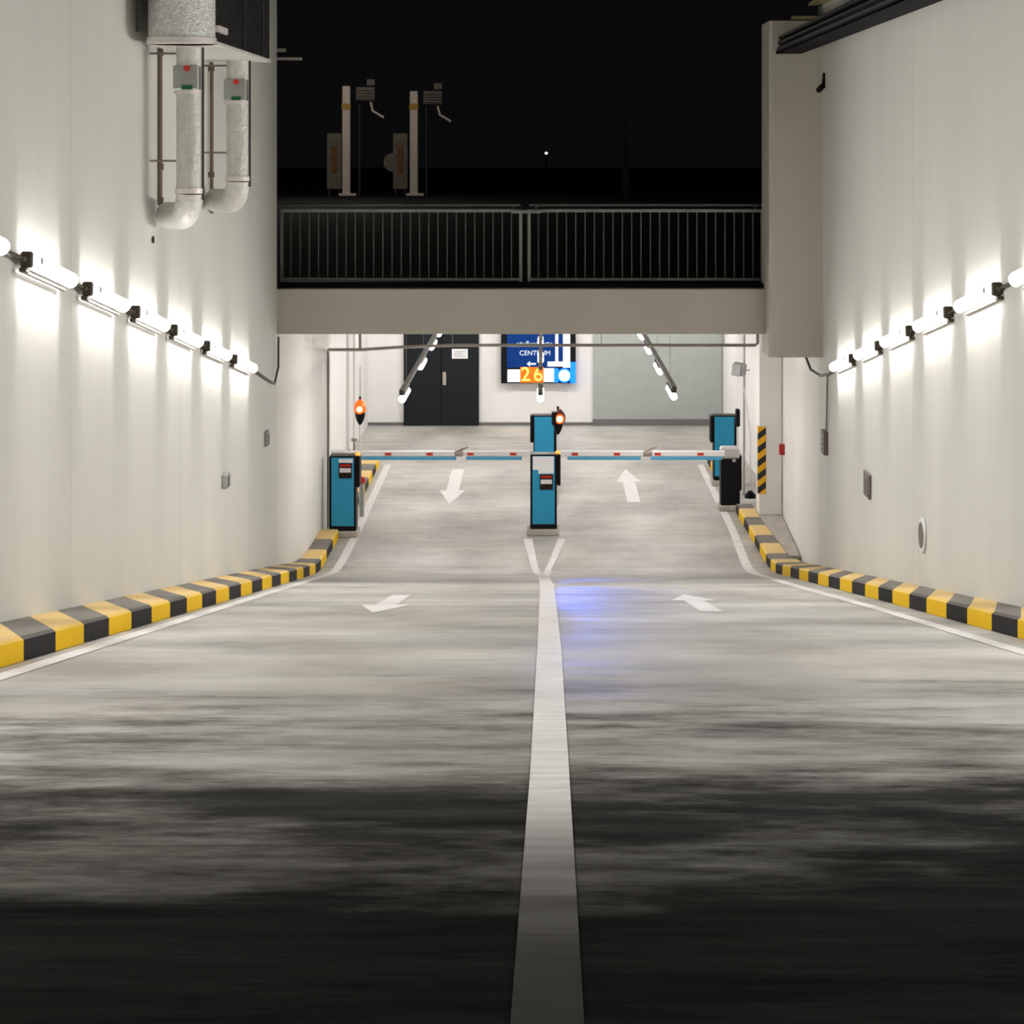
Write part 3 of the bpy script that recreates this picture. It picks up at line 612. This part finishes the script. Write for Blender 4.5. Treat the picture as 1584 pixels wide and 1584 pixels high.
def fitting(name, cat, label, side, xw, Y, z, ly, lz, d, mt, mt2=None, detail='cover'):
    t = thing(name, label, cat, (side*xw, Y, z)); s = -side
    MB().box(0, s*d, -ly/2, ly/2, -lz/2, lz/2, mt, .006).build('box', t)
    m = MB()
    if mt2:
        for q in range(4): m.box(s*d, s*(d+.006), -ly*.4, ly*.4, -lz*.4+q*lz*.2, -lz*.4+q*lz*.2+lz*.09, mt2)
        m.build(detail, t)
    return t
fitting('socket_box', 'wall fitting', 'small grey socket box low on the left wall, nearer of the two', -1, 3.745, 25.1, at(0, 743, 25.1).z, .26, .17, .06, M['galv'], M['black'], 'slots')
fitting('socket_box', 'wall fitting', 'small dark socket box on the left wall near the garage entrance', -1, 3.725, 28.7, at(0, 678, 28.7).z, .22, .2, .05, M['grey'], M['black'], 'slots')
fitting('wall_grille', 'grille', 'square dark brown grille low on the right wall', 1, 3.86, 25.2, at(0, 750, 25.2).z, .42, .29, .03, M['brown'], M['grille'], 'slats')
fitting('switch_box', 'wall fitting', 'grey brown switch box on the right wall at the end of the thin conduit', 1, 3.86, 28.9, at(0, 684, 28.9).z, .3, .32, .06, M['brown'], M['grey'], 'cover')
fitting('call_point', 'alarm button', 'small red alarm box on the white wall right of the column', 1, 4.0, 35.1, at(0, 695, 35.1).z, .16, .17, .09, M['redbox'], M['red'], 'press_plate')
t = thing('round_vent', 'round brown vent with a white rim low on the right wall', 'vent', (3.86, 21.6, at(0, 828, 21.6).z))
MB().tube([(0, 0, 0), (-.02, 0, 0)], .18, M['white_p'], 28).build('rim', t, label='white rim'); MB().tube([(-.018, 0, 0), (-.026, 0, 0)], .13, M['brown'], 24).build('cover', t)
m = MB().tube([(-3.76, 20.6, at(0, 371, 20.6).z), (-3.745, 20.6, at(0, 371, 20.6).z)], .035, M['stain'], 12)
tag(m.build('wall_plug'), 'tiny black round plug on the left wall below the nearer silver duct', 'wall plug')
a = at(1270, 127, 29.25)
t = thing('security_camera', 'small dark camera high on the right wall where it meets the concrete shaft', 'camera', (3.845, 29.05, a.z))
MB().tube([(0, 0, .12), (-.01, 0, -.04)], .02, M['black'], 8).build('bracket', t); MB().tube([(-.02, 0, -.06), (-.09, -.12, -.12)], .04, M['black'], 12).build('body', t)
t = thing('dome_camera', 'round black camera with a pale glass eye at the top right under the picture edge', 'camera', at(1387, 3, 22.9)-Vector((0, 0, 0)))
MB().tube([(.25, .05, .02), (.02, .02, 0)], .04, M['black'], 10).build('arm', t); MB().tube([(0, .06, 0), (0, -.02, 0), (0, -.06, 0)], [.06, .075, .05], M['black'], 20).build('body', t)
MB().tube([(0, -.06, 0), (0, -.07, 0)], .025, M['glassg'], 14).build('lens', t)
# ------------------------------------------------------------------ cable bundle at the top right
m = thing('cable_tray', 'dark tray of black pipes running along the top of the right wall', 'cable tray', (0, 0, 0))
zc0, zc1 = at(0, 83, 29.2).z, at(0, 57, 29.2).z
MB().box(3.215, 3.56, 12, 29.29, zc0, zc0+.012, M['blackm']).box(3.215, 3.225, 12, 29.29, zc0, zc0+.035, M['blackm']).box(3.55, 3.56, 12, 29.29, zc0, zc0+.035, M['blackm']).build('tray', m)
for q, (dx, dz, r) in enumerate(((.035, .055, .036), (.12, .06, .042), (.21, .06, .040), (.295, .055, .036), (.045, .135, .04), (.14, .15, .042), (.235, .145, .042), (.035, .205, .028), (.11, .225, .03), (.305, .135, .030))):
    y1 = 29.26-.02*q
    MB().tube([(3.225+dx, 12, zc0+.01+dz), (3.225+dx, 20, zc0+.01+dz+.01*math.sin(q)), (3.225+dx, y1, zc0+.01+dz)], r, M['black'] if q % 3 else M['dkgrey'], 10).build('black_pipe', m)
MB().box(3.3, 3.86, 14, 14.06, zc0-.03, zc0, M['dkgrey']).build('bracket', m)
a = at(1225, 30, 29.3); tag(MB().box(a.x, 3.86, 29.2, 29.4, a.z+.0, a.z+.04, M['wood']).box(3.7, 3.86, 28, 29.6, a.z+.2, a.z+.25, M['wood']).build('batten'), 'short yellowish batten on top of the concrete shaft', 'batten')
# ------------------------------------------------------------------ ducts at the top left
d = thing('ventilation_duct', 'large silver duct with black clad rear box at the top of the left wall', 'duct', (0, 0, 0))
zb = at(0, 62, 19.3).z; n = 26; cx, cy, rx = -3.31, 19.62, .305
MB().tube([(cx, cy, zb+.02), (cx, cy, zb+.6), (cx, cy, zb+1.2), (cx, cy, TOP+.4)], rx, M['foil'], n).build('foil_riser', d, label='crinkled silver foil riser')
MB().tube([(cx, cy, zb-.02), (cx, cy, zb+.035)], rx+.012, M['band'], n).build('collar', d)
MB().box(-3.62, -3.01, 19.75, 23.6, zb+.01, TOP+.3, M['blackduct'], .02).build('black_box', d, label='black clad rear part')
MB().box(-3.64, -3.0, 19.6, 23.65, zb-.02, zb+.01, M['foil_w']).build('underside', d, label='pale underside')
for Y in (21.5, 22.9): MB().box(-3.02, -2.99, Y-.03, Y+.03, zb+.03, TOP+.2, M['dkgrey']).build('seam_rib', d)
MB().tube([(-3.66, 19.35, zb+.08), (-3.66, 19.35, TOP)], .02, M['dkgrey'], 8).build('side_pipe', d)
MB().box(-3.02, -2.985, 19.75, 20.3, zb+.10, zb+.16, M['band']).build('label_plate', d)
def branch(px, Y, ybot, label):
    X = (px-CX)*Y/F; r = .125; z1 = zb-.02; z0 = at(0, ybot, Y).z
    t = thing('branch_duct', label, 'duct', (X, Y, 0), (0, 0, 0), 'branch ducts on the left wall')
    xw = -3.75-X
    yd = at(0, 118 if px < 330 else 137, Y).z
    MB().tube([(0, 0, z1), (0, 0, yd+.09)], r, M['foil_w'], 20).build('upper_sleeve', t)
    dm = MB().box(-r-.01, r-.02, -.13, .12, yd-.13, yd+.10, M['galv'], .01).build('damper', t, label='grey green fire damper')
    MB().tube([(.0, -.14, yd+.07), (.0, -.165, yd+.07)], .03, M['red'], 12).build('red_knob', dm)
    MB().box(-.05, .05, -.15, -.13, yd-.13, yd-.09, M['hz_green'], .0).build('green_tag', dm)
    MB().tube([(-.01, 0, yd-.13), (-.01, 0, yd-.17)], r+.012, M['band'], 20).build('collar', t)
    MB().tube([(0, 0, yd-.15), (0, 0, yd-.8), (0, 0, z0+.16)], r, M['foil_w'], 20).build('insulated_pipe', t)
    el = []
    for q in range(9):
        an = math.pi/2*q/8; R = .22; h_ = -R+R*math.cos(an)
        el.append((h_*.5, -h_*.87, z0+.14-R*math.sin(an)))
    el.append((xw+.11, -(xw+.11)*1.74*.95, z0+.14-.22))
    MB().tube(el, r+.004, M['foil_w'], 20).build('elbow', t)
    MB().tube([(0, 0, z0+.19), (0, 0, z0+.14)], r+.014, M['band'], 20).build('collar', t)
    MB().tube([(r+.01, -.03, z1), (r+.01, -.03, z0+.08)], .010, M['dkgrey'], 8).build('side_cable', t)
    for z in (z1-.05, z0+.45): MB().box(xw, -.1, .1, .12, z-.01, z+.01, M['conduit']).build('bracket', t)
    return t
M['hz_green'] = mat('green_tag', (.0, .12, .045), .5)
branch(293, 20.3, 322, 'pale insulated branch duct on the left wall, nearer of the pair')
branch(368, 23.2, 300, 'pale insulated branch duct on the left wall, farther of the pair')
for px, Y, y0, y1, l in ((248, 20.9, 68, 318, 'brown upright pipe on the left wall, left of the nearer branch duct'), (327.5, 24.0, 92, 330, 'brown upright pipe on the left wall, between the two branch ducts')):
    X = (px-CX)*Y/F; m = MB().tube([(X, Y, at(0, y0, Y).z), (X, Y, at(0, y1, Y).z)], .022, M['pipe_b'], 10)
    for y in (y0+14, y1-60, y1-8): m.box(-3.76, X+.03, Y-.02, Y+.02, at(0, y, Y).z-.03, at(0, y, Y).z+.03, M['pipe_b'])
    tag(m.build('brown_pipe'), l, 'pipe')
# ------------------------------------------------------------------ railing on the bridge
def rail_panel(x0, x1, nb, label):
    Y = 30.55; cz = bt+.055; t = thing('railing', label, 'railing', ((x0+x1)/2, Y, cz), (0, 0, 0), 'railings on the bridge')
    w = (x1-x0)/2; zt, z2, z1 = at(0, 317, Y).z-cz, at(0, 326, Y).z-cz, at(0, 432, Y).z-cz
    MB().tube([(-w, 0, zt), (w, 0, zt)], .021, M['galv_d'], 10).build('handrail', t)
    MB().box(-w, w, -.02, .02, z2-.022, z2+.022, M['rail_b']).build('top_rail', t)
    MB().box(-w, w, -.02, .02, z1-.018, z1+.018, M['rail_b']).build('bottom_rail', t)
    for s in (-1, 1):
        MB().box(s*w-.022, s*w+.022, -.022, .022, 0, z2+.02, M['rail_b']).build('post', t)
        MB().tube([(s*(w-.1), 0, z2), (s*(w-.1), 0, zt)], .01, M['galv_d'], 8).build('handrail_support', t)
    b0 = None
    for q in range(nb):
        X = -w+(q+1)*2*w/(nb+1)
        if b0 is None: b0 = MB().box(-.008, .008, -.016, .016, z1, z2, M['galv_d']).build('baluster', t, (X, 0, 0))
        else: o = b0.copy(); C.objects.link(o); o.parent = t; o.location = (X, 0, 0)
k = 30.55/F
rail_panel((436-CX)*k, (805.5-CX)*k, 25, 'grey metal railing on the bridge, left half up to the double post')
rail_panel((818.5-CX)*k, (1179-CX)*k, 24, 'grey metal railing on the bridge, right half from the double post to the shaft')
a = at(790, 328, 30.5); tag(MB().box(a.x, at(838, 0, 30.5).x, 30.49, 30.525, a.z-.02, a.z+.03, M['rail_b'], .004).build('rail_splice'), 'pale splice bar joining the two railings at the double post', 'splice bar')
# ------------------------------------------------------------------ street level beyond the bridge
GZ = CEIL+.23; YB = 95.; kk = YB/F
for i, (px, yt) in enumerate(((536, 133), (640.5, 141))):
    w = ('left', 'right')[i]; x = (px-CX)*kk
    t = thing('post', 'pale upright post with an ochre band beyond the bridge, %s of the two' % w, 'post', (x, YB, GZ), (0, 0, 0), 'posts beyond the bridge')
    zt = at(0, yt, YB).z-GZ; zb2 = at(0, 300, YB).z-GZ
    MB().box(-.18, .18, -.15, .15, 0, zt, M['coln'], .03).build('shaft', t)
    zq = at(0, 165, YB).z-GZ; MB().box(-.2, .2, -.17, .17, zq-.14, zq+.14, M['ylw']).build('ochre_band', t)
    MB().box(-.32, .45, -.3, .3, 0, .12, M['coln'], .02).build('foot', t)
    bx = (515 if i == 0 else 618)
    t2 = thing('notice_board', 'dull board with an ochre plate beside the %s post beyond the bridge' % w, 'board', ((bx-CX)*kk, YB+.6, GZ), (0, 0, 0), 'boards beside the posts')
    za = at(0, 293, YB).z-GZ; zc = at(0, 206, YB).z-GZ
    MB().box(-.33, .33, -.05, .05, za, zc, M['dull'], .02).build('board', t2); MB().box(-.12, .12, -.08, -.05, za+.75, za+1.9, M['ochre']).build('plate', t2)
    MB().box(-.25, -.18, -.03, .03, 0, za, M['dkgrey']).box(.18, .25, -.03, .03, 0, za, M['dkgrey']).build('leg', t2)
    if i: MB().tube([(-.33, -.06, za+1.2), (-.33, .0, za+1.2)], .42, M['dull'], 24).build('round_plate', t2)
    ux = 566+104*i; uy = 146+6*i
    t3 = thing('ventilation_unit', 'dim grey louvred box high to the right of the %s post beyond the bridge' % w, 'ventilation unit', (at(ux, 0, YB).x, YB, at(0, uy+8, YB).z), (0, 0, 0), 'boxes beside the posts')
    MB().box(-.42, .42, -.3, .3, -.05, .55, M['dull'], .03).build('casing', t3); m = MB()
    for q in range(4): m.box(-.36, .36, -.33, -.3, q*.12, q*.12+.05, M['dkgrey'])
    m.build('louvres', t3); MB().tube([(.2, 0, -.05), (.3, 0, -.5), (.8, 0, -.8)], .06, M['coln'], 8).build('arm', t3)
    MB().box(.05, .42, -.2, .2, .62, .9, M['dull'], .02).build('top_box', t3)
    MB().tube([(-.3, .25, -.05), (-.3, .25, GZ-t3.location.z)], .05, M['dkgrey'], 8).build('mast', t3)
x = (968-CX)*92/F; tag(MB().box(x-.13, x+.13, 92, 92.25, GZ, at(0, 158, 92).z, M['dkgrey']).build('dark_mast'), 'dark faintly visible mast beyond the right half of the bridge', 'mast')
t = thing('street_lamp', 'tiny distant lit street lamp in the black sky above the bridge', 'street lamp', (at(845, 0, 150).x, 150, GZ))
z = at(0, 237, 150).z-GZ
MB().tube([(0, 0, 0), (0, 0, z)], .05, M['blackm'], 8).build('pole', t); MB().tube([(0, -.1, z-.08), (0, -.1, z), (0, -.1, z+.09)], [.06, .11, .05], M['star'], 12).build('lamp_head', t)
# street lighting that reaches the posts
for x, e in ((-9, 900),):
    l = bpy.data.lights.new('street_light', 'POINT'); l.energy = e; l.color = (1, .88, .74); l.shadow_soft_size = .3
    o = bpy.data.objects.new('street_light', l); C.objects.link(o); o.location = (x, 86, GZ+6.5)
# short pale bars seen past the end of the left wall
a = at(447, 91, 31); t = thing('pipe_stub', 'two short pale horizontal bars sticking out past the top of the left wall', 'pipe', (a.x, 31, a.z))
MB().box(-.25, .19, 0, .03, -.02, .02, M['coln']).build('lower_bar', t); MB().box(-.25, -.05, 0, .03, .10, .15, M['coln']).build('upper_bar', t)
# ------------------------------------------------------------------ world, camera
w = bpy.data.worlds.new('night'); bpy.context.scene.world = w; w.use_nodes = True
w.node_tree.nodes['Background'].inputs[0].default_value = (.0029, .0029, .0033, 1); w.node_tree.nodes['Background'].inputs[1].default_value = 1
cam = bpy.data.cameras.new('camera'); co = bpy.data.objects.new('camera', cam); C.objects.link(co); bpy.context.scene.camera = co
co.location = (0, 0, E); co.rotation_euler = (math.pi/2, 0, 0)
cam.sensor_width = 36; cam.lens = F/1584*36; cam.shift_x = -(CX-792)/1584; cam.shift_y = -(792-HY)/1584; cam.clip_end = 500; cam.clip_start = .05
vs_ = bpy.context.scene.view_settings; vs_.view_transform = 'Standard'; vs_.look = 'None'; vs_.gamma = 1; vs_.use_curve_mapping = False; vs_.exposure = 0
